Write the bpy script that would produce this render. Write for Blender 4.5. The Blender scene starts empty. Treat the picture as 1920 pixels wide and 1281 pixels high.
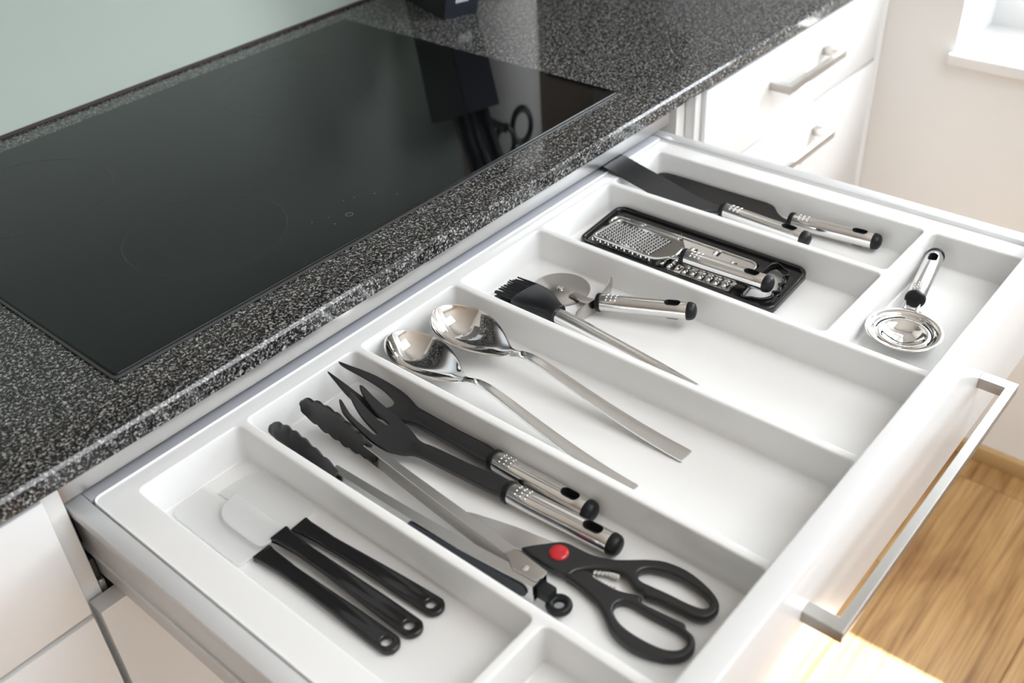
import bpy, bmesh, math, random
from mathutils import Vector, Matrix
random.seed(7)
SC = bpy.context.scene
COL = SC.collection
CT = 0.915                       # height of the worktop above the floor (all mm coordinates below are relative to it)

# ------------------------------------------------------------------ camera
def look(yaw, pitch, roll):
    f = Vector((math.cos(yaw)*math.cos(pitch), math.sin(yaw)*math.cos(pitch), math.sin(pitch)))
    r = f.cross(Vector((0, 0, 1))).normalized(); u = r.cross(f)
    r2 = r*math.cos(roll)+u*math.sin(roll); u2 = -r*math.sin(roll)+u*math.cos(roll)
    return Matrix((r2, u2, -f)).transposed()
cam_d = bpy.data.cameras.new('camera'); cam = bpy.data.objects.new('camera', cam_d); COL.objects.link(cam)
cam.matrix_world = Matrix.Translation((-0.27187, -0.70604, 0.50847+CT)) @ look(math.radians(42.8437), math.radians(-36.2003), math.radians(-3.8083)).to_4x4()
cam_d.sensor_width = 36.0; cam_d.lens = 1903.24/1920*36.0; cam_d.clip_start = 0.02; cam_d.clip_end = 60
cam_d.dof.use_dof = True; cam_d.dof.focus_distance = 0.98; cam_d.dof.aperture_fstop = 5.0
SC.camera = cam

# ------------------------------------------------------------------ world, sun, daylight
W = bpy.data.worlds.new('sky'); SC.world = W; W.use_nodes = True
bgn = W.node_tree.nodes['Background']; bgn.inputs[0].default_value = (0.75, 0.87, 1.0, 1); bgn.inputs[1].default_value = 1.6
sun_d = bpy.data.lights.new('sun', 'SUN'); sun_d.energy = 28.0; sun_d.angle = math.radians(0.6); sun_d.color = (1.0, 0.95, 0.88)
sun = bpy.data.objects.new('sun', sun_d); COL.objects.link(sun); sun.location = (4, -1.5, 5)
sun.rotation_euler = Vector((-0.57, 0.265, -0.83)).to_track_quat('-Z', 'Y').to_euler()
def area(name, loc, direction, sx, sy, power, color):
    d = bpy.data.lights.new(name, 'AREA'); d.shape = 'RECTANGLE'; d.size = sx; d.size_y = sy; d.energy = power; d.color = color
    o = bpy.data.objects.new(name, d); COL.objects.link(o); o.location = loc
    o.rotation_euler = Vector(direction).to_track_quat('-Z', 'Z').to_euler(); return o
area('daylight_patio', (0.1, -3.02, 1.25), (0, 1, 0), 2.9, 2.0, 8, (0.95, 0.98, 1.0))
area('added_top_light', (0.69, -1.55, 2.435), (0, 0, -1), 1.36, 1.06, 28, (0.92, 0.96, 1.0))  # added fill light from above, no such source in view
area('daylight_kitchen', (1.648, -0.718, 0.384+CT), (-1, 0, 0), 0.95, 0.64, 24, (0.90, 0.96, 1.0))
SC.view_settings.view_transform = 'Standard'; SC.view_settings.look = 'None'
SC.view_settings.exposure = 0.06; SC.view_settings.gamma = 1.0; SC.view_settings.use_curve_mapping = False

# ------------------------------------------------------------------ materials
MATS = {}
def mat(name, color, rough=0.5, metal=0.0, spec=0.5, coat=0.0, coat_rough=0.05):
    m = bpy.data.materials.new(name); m.use_nodes = True
    b = m.node_tree.nodes['Principled BSDF']
    b.inputs['Base Color'].default_value = (*color, 1); b.inputs['Roughness'].default_value = rough
    b.inputs['Metallic'].default_value = metal; b.inputs['Specular IOR Level'].default_value = spec
    b.inputs['Coat Weight'].default_value = coat; b.inputs['Coat Roughness'].default_value = coat_rough
    MATS[name] = m; return m
def nodes(m): return m.node_tree.nodes, m.node_tree.links, m.node_tree.nodes['Principled BSDF']
def texcoord(m, scale, kind='Object'):
    n, l, b = nodes(m)
    tc = n.new('ShaderNodeTexCoord'); mp = n.new('ShaderNodeMapping'); mp.inputs['Scale'].default_value = scale
    l.new(tc.outputs[kind], mp.inputs['Vector']); return mp.outputs['Vector']
def noise(m, vec, scale, detail=2, rough=0.5, dist=0.0):
    n, l, b = nodes(m); t = n.new('ShaderNodeTexNoise')
    t.inputs['Scale'].default_value = scale; t.inputs['Detail'].default_value = detail
    t.inputs['Roughness'].default_value = rough; t.inputs['Distortion'].default_value = dist
    l.new(vec, t.inputs['Vector']); return t.outputs['Fac']
def ramp(m, fac, stops):
    n, l, b = nodes(m); r = n.new('ShaderNodeValToRGB'); l.new(fac, r.inputs['Fac'])
    e = r.color_ramp.elements
    while len(e) < len(stops): e.new(0.5)
    for el, (p, c) in zip(e, stops): el.position = p; el.color = (*c, 1) if len(c) == 3 else c
    return r.outputs['Color']
def mixc(m, fac, a, b_, mode='MIX'):
    n, l, b = nodes(m); x = n.new('ShaderNodeMix'); x.data_type = 'RGBA'; x.blend_type = mode
    for s, v in ((x.inputs[0], fac), (x.inputs[6], a), (x.inputs[7], b_)):
        if isinstance(v, (int, float)): s.default_value = v
        elif isinstance(v, tuple): s.default_value = (*v, 1)
        else: l.new(v, s)
    return x.outputs[2]
def bump(m, fac, strength, dist=0.001):
    n, l, b = nodes(m); bp = n.new('ShaderNodeBump'); bp.inputs['Strength'].default_value = strength
    bp.inputs['Distance'].default_value = dist; l.new(fac, bp.inputs['Height']); l.new(bp.outputs['Normal'], b.inputs['Normal'])

# granite: dark ground with worm-like light flecks
m = mat('granite', (0.05, 0.05, 0.05), 0.09)
v = texcoord(m, (1, 1, 1)); n_, l_, b_ = nodes(m)
f1 = noise(m, v, 400, 4, 0.68, 0.7); f2 = noise(m, v, 150, 2, 0.5, 0.4)
c1 = ramp(m, f1, [(0.0, (0.011, 0.011, 0.012)), (0.475, (0.014, 0.014, 0.015)), (0.525, (0.07, 0.068, 0.066)), (0.595, (0.46, 0.45, 0.43)), (1.0, (0.64, 0.63, 0.61))])
c2 = ramp(m, f2, [(0.36, (0.35, 0.35, 0.35)), (0.56, (1, 1, 1))])
l_.new(mixc(m, 1.0, c1, c2, 'MULTIPLY'), b_.inputs['Base Color'])
# wood: oak boards, grain along X
m = mat('oak', (0.5, 0.33, 0.16), 0.42); n_, l_, b_ = nodes(m)
oi = n_.new('ShaderNodeObjectInfo'); tc = n_.new('ShaderNodeTexCoord'); va = n_.new('ShaderNodeVectorMath'); va.operation = 'ADD'
cx = n_.new('ShaderNodeCombineXYZ'); ml = n_.new('ShaderNodeMath'); ml.operation = 'MULTIPLY'; ml.inputs[1].default_value = 37.0
l_.new(oi.outputs['Random'], ml.inputs[0]); l_.new(ml.outputs[0], cx.inputs[2]); l_.new(ml.outputs[0], cx.inputs[0])
l_.new(tc.outputs['Object'], va.inputs[0]); l_.new(cx.outputs[0], va.inputs[1])
def stretched(sc):
    mp = n_.new('ShaderNodeMapping'); mp.inputs['Scale'].default_value = sc; l_.new(va.outputs[0], mp.inputs['Vector']); return mp.outputs['Vector']
big = noise(m, stretched((1.9, 8.5, 1)), 1.0, 3, 0.55, 1.3); fine = noise(m, stretched((5, 210, 1)), 1.0, 5, 0.65, 0.4); mid = noise(m, stretched((1.6, 46, 1)), 1.0, 4, 0.6, 1.2)
cb = ramp(m, big, [(0.24, (0.15, 0.072, 0.027)), (0.36, (0.30, 0.158, 0.058)), (0.52, (0.43, 0.255, 0.100)), (0.75, (0.52, 0.325, 0.140))])
cf = ramp(m, fine, [(0.30, (0.62, 0.55, 0.46)), (0.55, (1, 1, 1))]); cm = ramp(m, mid, [(0.30, (0.62, 0.54, 0.45)), (0.50, (1, 1, 1))])
crack = noise(m, stretched((2.2, 30, 1)), 1.0, 2, 0.5, 2.2)
ck = ramp(m, crack, [(0.25, (0.12, 0.075, 0.04)), (0.285, (1, 1, 1))])
l_.new(mixc(m, 1.0, mixc(m, 1.0, mixc(m, 1.0, cb, cf, 'MULTIPLY'), cm, 'MULTIPLY'), ck, 'MULTIPLY'), b_.inputs['Base Color'])
bump(m, fine, 0.15, 0.0006)
mat('oak_trim', (0.50, 0.33, 0.15), 0.4)
m = mat('wall_green', (0.54, 0.61, 0.545), 0.55); bump(m, noise(m, texcoord(m, (1, 1, 1)), 300, 3), 0.05, 0.0005)
m = mat('wall_beige', (0.42, 0.35, 0.285), 0.75); bump(m, noise(m, texcoord(m, (1, 1, 1)), 260, 3), 0.1, 0.0006)
m = mat('wall_warm', (0.80, 0.81, 0.80), 0.8); bump(m, noise(m, texcoord(m, (1, 1, 1)), 260, 3), 0.12, 0.0006)
mat('wall_shade', (0.36, 0.33, 0.29), 0.8)
m = mat('taupe_oak', (0.34, 0.27, 0.20), 0.4); v = texcoord(m, (14, 14, 1.2)); nodes(m)[1].new(ramp(m, noise(m, v, 1.0, 4, 0.6, 0.8), [(0.3, (0.54, 0.51, 0.47)), (0.7, (0.66, 0.63, 0.585))]), nodes(m)[2].inputs['Base Color'])
mat('ceiling_white', (0.86, 0.85, 0.83), 0.9)
mat('lacquer', (0.76, 0.76, 0.755), 0.28, coat=0.25, coat_rough=0.12)
mat('carcass', (0.80, 0.79, 0.765), 0.4)
m = mat('tray_plastic', (0.86, 0.855, 0.84), 0.13, spec=0.5)
mat('drawer_metal', (0.72, 0.72, 0.72), 0.36, metal=0.25)
mat('drawer_back', (0.60, 0.61, 0.66), 0.4, metal=0.2)  # grey metal with the bluish sky tint put into its colour
mat('rail_steel', (0.62, 0.61, 0.60), 0.30, metal=0.9)
mat('runner_dark', (0.05, 0.048, 0.045), 0.45, metal=0.4)
def brushed(name, col, rough, sc):
    m = mat(name, col, rough, metal=1.0); bump(m, noise(m, texcoord(m, sc), 1.0, 3, 0.6), 0.06, 0.0002); return m
brushed('steel', (0.78, 0.77, 0.755), 0.17, (60, 2200, 2200))
brushed('steel_y', (0.77, 0.765, 0.755), 0.24, (2200, 60, 2200))
brushed('handle_alu', (0.52, 0.51, 0.49), 0.34, (30, 1500, 1500))
mat('steel_mirror', (0.78, 0.77, 0.75), 0.045, metal=1.0)
mat('steel_blade', (0.72, 0.71, 0.69), 0.16, metal=1.0)
m = mat('nylon', (0.012, 0.012, 0.013), 0.40, spec=0.6); bump(m, noise(m, texcoord(m, (1, 1, 1)), 1500, 2), 0.12, 0.0003)
mat('rubber', (0.009, 0.0095, 0.011), 0.42, spec=0.3)
mat('grip_rubber', (0.026, 0.030, 0.040), 0.55)
mat('gloss_black', (0.009, 0.009, 0.0095), 0.07, spec=0.6)
mat('hole_black', (0.008, 0.008, 0.008), 0.7)
mat('glass_black', (0.0025, 0.0027, 0.0032), 0.035, spec=0.42)
mat('glass_edge', (0.06, 0.06, 0.06), 0.25)
mat('print_grey', (0.022, 0.022, 0.023), 0.3)
mat('print_light', (0.14, 0.14, 0.145), 0.4)
mat('white_print', (0.85, 0.85, 0.87), 0.5)
mat('red_plastic', (0.55, 0.022, 0.030), 0.20)
mat('sealant', (0.045, 0.030, 0.024), 0.6)
mat('block_navy', (0.022, 0.024, 0.034), 0.35)
mat('paper', (0.80, 0.78, 0.75), 0.9)
mat('machine_dark', (0.02, 0.02, 0.022), 0.25)
mat('hood_grey', (0.45, 0.445, 0.44), 0.5)
mat('guard_steel', (0.56, 0.535, 0.505), 0.24, metal=1.0)
mat('amber', (0.6, 0.16, 0.05), 0.4)
m = mat('window_glass', (1, 1, 1), 0.02); n_, l_, b_ = nodes(m)
tp = n_.new('ShaderNodeBsdfTransparent'); gl = n_.new('ShaderNodeBsdfGlossy'); gl.inputs['Roughness'].default_value = 0.02; mxg = n_.new('ShaderNodeMixShader'); mxg.inputs[0].default_value = 0.05
l_.new(tp.outputs[0], mxg.inputs[1]); l_.new(gl.outputs[0], mxg.inputs[2]); l_.new(mxg.outputs[0], n_['Material Output'].inputs['Surface'])
m = mat('silicone', (0.985, 0.985, 0.98), 0.28, spec=0.45); n_, l_, b_ = nodes(m)
tr = n_.new('ShaderNodeBsdfTranslucent'); tr.inputs[0].default_value = (0.97, 0.975, 0.97, 1); mx = n_.new('ShaderNodeMixShader'); mx.inputs[0].default_value = 0.5
tp = n_.new('ShaderNodeBsdfTransparent'); mx2 = n_.new('ShaderNodeMixShader'); mx2.inputs[0].default_value = 0.34
out = n_['Material Output']; l_.new(b_.outputs[0], mx.inputs[1]); l_.new(tr.outputs[0], mx.inputs[2])
l_.new(mx.outputs[0], mx2.inputs[1]); l_.new(tp.outputs[0], mx2.inputs[2]); l_.new(mx2.outputs[0], out.inputs['Surface'])

# ------------------------------------------------------------------ geometry helpers (all in mm, worktop top = 0)
def wpt(p): return (p[0]/1000, p[1]/1000, p[2]/1000+CT)
def shade(me, angle=40):
    me.polygons.foreach_set('use_smooth', [True]*len(me.polygons)); me.set_sharp_from_angle(angle=math.radians(angle)); me.update()
def mesh_of(name, verts, faces, origin=(0, 0, 0), merge=0.0, angle=40, absolute=True):
    """verts in mm -> mesh in metres relative to origin (mm); absolute adds the worktop height when origin is None"""
    bm = bmesh.new()
    vs = [bm.verts.new(((v[0]-origin[0])/1000, (v[1]-origin[1])/1000, (v[2]-origin[2])/1000)) for v in verts]
    for f in faces:
        try: bm.faces.new([vs[i] for i in f])
        except ValueError: pass
    if merge: bmesh.ops.remove_doubles(bm, verts=bm.verts, dist=merge/1000)
    bmesh.ops.recalc_face_normals(bm, faces=bm.faces)
    me = bpy.data.meshes.new(name); bm.to_mesh(me); bm.free(); shade(me, angle); return me
def evaluated(me, mods):
    o = bpy.data.objects.new('tmp', me); COL.objects.link(o)
    for typ, kw in mods:
        md = o.modifiers.new(typ, typ)
        for k, val in kw.items(): setattr(md, k, val)
    bpy.context.view_layer.update(); dg = bpy.context.evaluated_depsgraph_get()
    out = bpy.data.meshes.new_from_object(o.evaluated_get(dg)); bpy.data.objects.remove(o); return out
def box(x0, x1, y0, y1, z0, z1, bev=0.0, seg=2):
    bm = bmesh.new(); bmesh.ops.create_cube(bm, size=1.0)
    for v in bm.verts: v.co = ((x0+x1)/2+v.co.x*(x1-x0), (y0+y1)/2+v.co.y*(y1-y0), (z0+z1)/2+v.co.z*(z1-z0))
    if bev: bmesh.ops.bevel(bm, geom=list(bm.edges), offset=bev, segments=seg, affect='EDGES', profile=0.5)
    bm.verts.index_update(); r = ([tuple(v.co) for v in bm.verts], [[v.index for v in f.verts] for f in bm.faces]); bm.free(); return r
def join(*parts):
    V, Fs = [], []
    for v, f in parts:
        o = len(V); V += list(v); Fs += [[i+o for i in q] for q in f]
    return V, Fs
def xf(part, fn): return [fn(v) for v in part[0]], part[1]
def smooth_loop(pts, n=6, closed=True):
    out = []; N = len(pts); rng = range(N if closed else N-1)
    for i in rng:
        g = (lambda k: pts[k % N]) if closed else (lambda k: pts[max(0, min(N-1, k))])
        p0, p1, p2, p3 = g(i-1), g(i), g(i+1), g(i+2)
        for j in range(n):
            t = j/n
            out.append(tuple(0.5*((2*b)+(-a+c)*t+(2*a-5*b+4*c-d)*t*t+(-a+3*b-3*c+d)*t**3) for a, b, c, d in zip(p0, p1, p2, p3)))
    if not closed: out.append(pts[-1])
    return out
def rrect(x0, x1, y0, y1, r, n=6):
    out = []
    for cx_, cy_, a0 in ((x1-r, y1-r, 0), (x0+r, y1-r, 90), (x0+r, y0+r, 180), (x1-r, y0+r, 270)):
        for i in range(n+1):
            a = math.radians(a0+90*i/n); out.append((cx_+r*math.cos(a), cy_+r*math.sin(a)))
    return out
def circle(cx_, cy_, r, n=24): return [(cx_+r*math.cos(2*math.pi*i/n), cy_+r*math.sin(2*math.pi*i/n)) for i in range(n)]
def stadium(cx_, cy_, lx, r, n=8):
    return [(cx_+lx/2+r*math.cos(a), cy_+r*math.sin(a)) for a in [math.radians(-90+180*i/n) for i in range(n+1)]] + \
           [(cx_-lx/2+r*math.cos(a), cy_+r*math.sin(a)) for a in [math.radians(90+180*i/n) for i in range(n+1)]]
def plate(loops, z0, z1, bev=0.4, res=2):
    """a flat plate with holes, edges rounded"""
    cu = bpy.data.curves.new('tmpc', 'CURVE'); cu.dimensions = '2D'; cu.fill_mode = 'BOTH' if z1 > z0 else 'FRONT'
    h = (z1-z0)/2
    if z1 > z0:
        cu.extrude = max(0.0, h-bev); cu.bevel_depth = bev; cu.bevel_resolution = res; cu.offset = -bev
    for lp in loops:
        s = cu.splines.new('POLY'); s.points.add(len(lp)-1); s.use_cyclic_u = True
        for p, q in zip(s.points, lp): p.co = (q[0], q[1], 0, 1)
    o = bpy.data.objects.new('tmpc', cu); COL.objects.link(o); bpy.context.view_layer.update()
    me = bpy.data.meshes.new_from_object(o.evaluated_get(bpy.context.evaluated_depsgraph_get()))
    r = ([(v.co.x, v.co.y, v.co.z+(z0+z1)/2) for v in me.vertices], [list(p.vertices) for p in me.polygons])
    bpy.data.objects.remove(o); bpy.data.curves.remove(cu); bpy.data.meshes.remove(me); return r
def lathe(prof, n=32, center=(0, 0, 0)):
    V, Fs = [], []
    for r, z in prof:
        for i in range(n):
            a = 2*math.pi*i/n; V.append((center[0]+r*math.cos(a), center[1]+r*math.sin(a), center[2]+z))
    for k in range(len(prof)-1):
        for i in range(n): Fs.append([k*n+i, k*n+(i+1) % n, (k+1)*n+(i+1) % n, (k+1)*n+i])
    if prof[0][0] > 1e-6: Fs.append(list(range(n)))
    if prof[-1][0] > 1e-6: Fs.append([(len(prof)-1)*n+i for i in range(n)])
    return V, Fs
def sweep(path, sect, n=16, power=2.0, up=(0, 0, 1), cap=True):
    """superellipse section (half-width, half-height) swept along a path"""
    V, Fs = [], []; P = [Vector(p) for p in path]; N = len(P)
    for k in range(N):
        t = (P[min(N-1, k+1)]-P[max(0, k-1)]).normalized(); s = t.cross(Vector(up)).normalized(); u = s.cross(t)
        a, b = sect[k] if isinstance(sect, list) else sect
        for i in range(n):
            th = 2*math.pi*(i+0.5)/n; c, d = math.cos(th), math.sin(th)
            q = P[k]+s*(a*math.copysign(abs(c)**(2/power), c))+u*(b*math.copysign(abs(d)**(2/power), d)); V.append(tuple(q))
    for k in range(N-1):
        for i in range(n): Fs.append([k*n+i, k*n+(i+1) % n, (k+1)*n+(i+1) % n, (k+1)*n+i])
    if cap: Fs += [list(range(n)), [(N-1)*n+i for i in range(n)]]
    return V, Fs
def interp(x, xs, ys):
    if x <= xs[0]: return ys[0]
    for a, b, c, d in zip(xs, xs[1:], ys, ys[1:]):
        if x <= b:
            t = (x-a)/(b-a); return c+(d-c)*t
    return ys[-1]
def sinterp(x, xs, ys):
    if x <= xs[0]: return ys[0]
    if x >= xs[-1]: return ys[-1]
    i = max(k for k in range(len(xs)-1) if xs[k] <= x)
    def slope(k): return 0 if len(xs) < 2 else ((ys[min(k+1, len(ys)-1)]-ys[max(k-1, 0)])/(xs[min(k+1, len(xs)-1)]-xs[max(k-1, 0)]))
    h = xs[i+1]-xs[i]; t = (x-xs[i])/h
    return (2*t**3-3*t*t+1)*ys[i]+(t**3-2*t*t+t)*h*slope(i)+(-2*t**3+3*t*t)*ys[i+1]+(t**3-t*t)*h*slope(i+1)

def tag(o, label=None, cat=None, group=None, kind=None):
    if label: o['label'] = label
    if cat: o['category'] = cat
    if group: o['group'] = group
    if kind: o['kind'] = kind
    return o
class Thing:
    """an Empty at the thing's base; every part is a mesh in mm relative to it"""
    def __init__(s, name, label, cat, origin, group=None):
        s.o = origin; s.e = bpy.data.objects.new(name, None); COL.objects.link(s.e); s.e.location = wpt(origin)
        s.e.empty_display_size = 0.02; tag(s.e, label, cat, group)
    def add(s, name, geo, material, parent=None, angle=40, merge=0.0, kind=None, label=None, matrix=None):
        if getattr(s, 'warp', None) and not isinstance(geo, bpy.types.Mesh): geo = xf(geo, s.warp)
        me = geo if isinstance(geo, bpy.types.Mesh) else mesh_of(name, geo[0], geo[1], s.o, merge, angle)
        if len(me.materials) == 0: me.materials.append(MATS[material])
        o = bpy.data.objects.new(name, me); COL.objects.link(o); o.parent = parent or s.e
        if matrix is not None:
            M = Matrix.Translation([-c/1000 for c in s.o]) @ matrix
            o.matrix_local = M
        if kind: o['kind'] = kind
        if label: o['label'] = label
        return o
def solid(name, geo, material, angle=40, label=None, cat=None, kind=None, parent=None, merge=0.0):
    """a single mesh object of the setting, built in place"""
    me = mesh_of(name, geo[0], geo[1], (0, 0, -CT*1000), merge, angle); me.materials.append(MATS[material])
    o = bpy.data.objects.new(name, me); COL.objects.link(o)
    if parent: o.parent = parent
    return tag(o, label, cat, None, kind)
FL = -CT*1000                    # floor level in mm
def frame_wall(axis, a0, a1, u0, u1, w0, w1, hu0, hu1, hw0, hw1):
    """wall slab across axis with one rectangular opening"""
    V = []
    for a in (a0, a1):
        for (u, w) in ((u0, w0), (u1, w0), (u1, w1), (u0, w1), (hu0, hw0), (hu1, hw0), (hu1, hw1), (hu0, hw1)):
            V.append((a, u, w) if axis == 'x' else (u, a, w))
    Fs = []
    for i in range(4):
        j = (i+1) % 4
        Fs += [[i, j, 4+j, 4+i], [8+i, 8+j, 12+j, 12+i], [i, j, 8+j, 8+i], [4+i, 4+j, 12+j, 12+i]]
    return V, Fs

# ------------------------------------------------------------------ the room
floor = solid('floor', box(-2500, 1720, -3100, 860, FL-60, FL-9), 'oak_trim', kind='structure', label='oak board floor of the kitchen')
pw, pl = 240.0, 1380.0; row = 0; y = -3000.0
while y < 560:
    x = -2500.0-(row % 3)*300
    while x < 1400:
        x0, x1 = max(x, -2500), min(x+pl, 1412)
        if x1-x0 > 60:
            o = solid('plank', box(x0+.4, x1-.4, y+.4, y+pw-.4, FL-9, FL, 1.0, 1), 'oak', parent=floor)
        x += pl
    y += pw; row += 1
solid('ceiling', box(-2500, 1720, -3100, 860, FL+2500, FL+2560), 'ceiling_white', kind='structure')
solid('wall_back', box(-2500, 1720, 566, 860, FL, FL+2500), 'wall_beige', kind='structure', label='beige wall behind the worktop')
spb = Thing('splashback', 'pale sage green splashback panel behind the cooktop', 'splashback', (-800, 563, 0))
spb.add('panel', box(-2490, 985, 559.6, 565.4, 0.4, 427, 1.0, 1), 'wall_green')
spb.add('end_trim', box(985.2, 989, 559.6, 565.4, 4, 427, .5, 1), 'drawer_metal')
solid('wall_right', frame_wall('x', 1412, 1720, -3100, 566, FL, FL+2500, -1260, -176, -152, 770), 'wall_warm', kind='structure', angle=20, label='warm white wall with a deep window recess')
solid('wall_left', box(-2560, -2500, -3100, 566, FL, FL+2500), 'wall_shade', kind='structure', angle=20)
solid('wall_front', frame_wall('y', -3160, -3100, -2500, 1720, FL, FL+2500, -1350, 1550, FL+60, FL+2200), 'wall_warm', kind='structure', angle=20)
solid('baseboard_right', box(1398, 1412, -3090, -64, FL, FL+34, 2.0, 2), 'oak_trim', kind='structure')
w = Thing('window_1', 'white window deep in the recess of the right wall', 'window', (1580, -718, -152)); w.e['kind'] = 'structure'
fr = w.add('window_frame', frame_wall('x', 1575, 1635, -1260, -176, -152, 770, -1195, -241, 60, 708), 'lacquer', angle=20)
w.add('pane', box(1602, 1606, -1196, -240, 59, 709), 'window_glass')
w.add('window_sill', box(1400, 1578, -1275, -168, -153, -131.5, 4, 3), 'lacquer')

# ------------------------------------------------------------------ worktop
wt = Thing('worktop', 'dark speckled granite worktop with a polished front edge', 'worktop', (300, 250, 0))
bm = bmesh.new(); bmesh.ops.create_cube(bm, size=1.0)
for v_ in bm.verts: v_.co = (-500+v_.co.x*3820, 247+v_.co.y*618, -10.2+v_.co.z*20.4)
ed = [e for e in bm.edges if all(v_.co.y < -60 for v_ in e.verts) and abs(e.verts[0].co.z-e.verts[1].co.z) < 1]
bmesh.ops.bevel(bm, geom=ed, offset=2.6, segments=1, affect='EDGES', profile=0.5); bm.verts.index_update()
wt.add('slab', ([tuple(v_.co) for v_ in bm.verts], [[v_.index for v_ in f.verts] for f in bm.faces]), 'granite'); bm.free()
wt.add('sealant_strip', box(-2400, 1410, 553, 559.4, -0.5, 3.5, 1.5, 2), 'sealant', label='dark joint strip along the back')

# ------------------------------------------------------------------ cooktop
ck = Thing('cooktop', 'large black glass cooktop set into the granite worktop', 'cooktop', (356, 255, 0))
ck.add('glass_panel', plate([rrect(0, 713.4, 0, 510, 4, 4)], 0.2, 4.0, 1.2, 2), 'glass_black')
ck.add('edge_strip', plate([rrect(-3, 716.4, -3, 513, 5, 4), rrect(.3, 713.1, .3, 509.7, 4, 4)], 0.15, 2.4, 0.6, 1), 'glass_edge')
def ring(cx_, cy_, r, wd, z, n=64): return plate([circle(cx_, cy_, r, n), circle(cx_, cy_, r-wd, n)], z, z+0.12, 0.03, 0)
zt_ = 4.0
ck.add('cooking_zone', ring(190, 137, 83, 0.8, zt_), 'print_grey')
ck.add('cooking_zone', ring(120, 372, 92, 0.8, zt_), 'print_grey')
ck.add('cooking_zone', ring(500, 365, 105, 0.5, zt_), 'print_grey')
ck.add('power_symbol', ring(302, 43, 4.2, 0.9, zt_, 24), 'print_light')
for i, (sx, sy) in enumerate([(268, 62), (285, 56), (330, 66), (349, 55), (362, 34), (280, 40), (318, 70)]):
    ck.add('touch_mark', plate([circle(sx, sy, 0.9, 10)], zt_, zt_+0.12, 0.03, 0), 'print_light')
ck.add('maker_mark', join(plate([[(x_, y_) for x_, y_ in stadium(354, 483, 15, 5)], [(x_, y_) for x_, y_ in stadium(354, 483, 14.2, 4)]], zt_, zt_+0.12, 0.03, 0)), 'print_grey')

# ------------------------------------------------------------------ handles of the kitchen units: flat bar bent twice
def bar_handle(t, parent, x0, x1, yf, ztop, out_=31, wd=11, ht=11, bw=8):
    lp = [(x0, yf), (x0, yf-out_), (x1, yf-out_), (x1, yf), (x1-wd, yf), (x1-wd, yf-out_+bw), (x0+wd, yf-out_+bw), (x0+wd, yf)]
    return t.add('handle', plate([lp], ztop-ht, ztop, 0.5, 1), 'handle_alu', parent=parent, angle=30)
YF0, YF1 = -56, -36              # front faces of the units

# left unit
lu = Thing('base_cabinet', 'white base cabinet with plain drawer fronts below the left end of the worktop', 'cabinet', (-500, 250, FL), 'white kitchen base units')
lu.add('body', box(-1006, -108, -34, 556, FL+100, -20.6), 'carcass')
for z0, z1 in ((-155.7, -26), (-460, -161.5), (-812, -466)):
    lu.add('drawer_front', box(-1003, -106.3, YF0, YF1, z0, z1, 1.2, 2), 'lacquer')
lu.add('plinth', box(-1006, -108, 10, 28, FL, FL+99), 'lacquer')
# middle unit (its top drawer is pulled out)
mu = Thing('base_cabinet', 'white base cabinet under the cooktop with its top drawer pulled out', 'cabinet', (356, 250, FL), 'white kitchen base units')
mu.add('side_panel', box(-106, -86.5, -34, 556, FL+100, -20.6, 0.6, 1), 'carcass')
mu.add('side_panel', box(799.5, 818, -34, 556, FL+100, -20.6, 0.6, 1), 'carcass')
mu.add('back_panel', box(-86, 799, 545, 555, FL+100, -30), 'carcass')
mu.add('bottom_panel', box(-86, 799, -34, 544, FL+100, FL+118), 'carcass')
mu.add('front_rail', box(-86.3, 782, -34, -14, -57, -20.7, 0.8, 2), 'rail_steel', label='brushed steel rail under the worktop')
for s_ in (-1, 1):
    xa = -86.3 if s_ < 0 else 793
    rn = mu.add('drawer_runner', join(box(xa, xa+5.4, -30, 480, -150, -128, 1, 1)), 'runner_dark')
    mu.add('runner_bracket', box(xa+.5, xa+6, -33, 60, -171, -152, 1, 1), 'rail_steel', parent=rn)
mu.add('drawer_front', box(-100.5, 815.3, YF0, YF1, -460, -161.5, 1.2, 2), 'lacquer')
mu.add('drawer_front', box(-100.5, 815.3, YF0, YF1, -812, -466, 1.2, 2), 'lacquer')
mu.add('plinth', box(-106, 818, 10, 28, FL, FL+99), 'lacquer')
# right unit
ru = Thing('base_cabinet', 'white base cabinet beside the right wall with two slim bar handles', 'cabinet', (1100, 250, FL), 'white kitchen base units')
ru.add('body', box(818.5, 1388, -34, 556, FL+100, -20.6), 'carcass')
for z0, z1, zh in ((-155.7, -26, -72), (-406, -161.5, -205), (-812, -412, -455)):
    f_ = ru.add('drawer_front', box(836, 1384, YF0, YF1, z0, z1, 1.2, 2), 'lacquer')
    bar_handle(ru, f_, 1008, 1184, YF0, zh, 33, 12, 12)
ru.add('edge_strip', box(819, 833, YF0+6, -34.5, -812, -26, 1, 1), 'drawer_metal')
ru.add('filler_panel', box(1387, 1411, YF0+2, -30, FL+100, -22, 1, 1), 'lacquer')
ru.add('plinth', box(819, 1400, 10, 28, FL, FL+99), 'lacquer')

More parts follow.
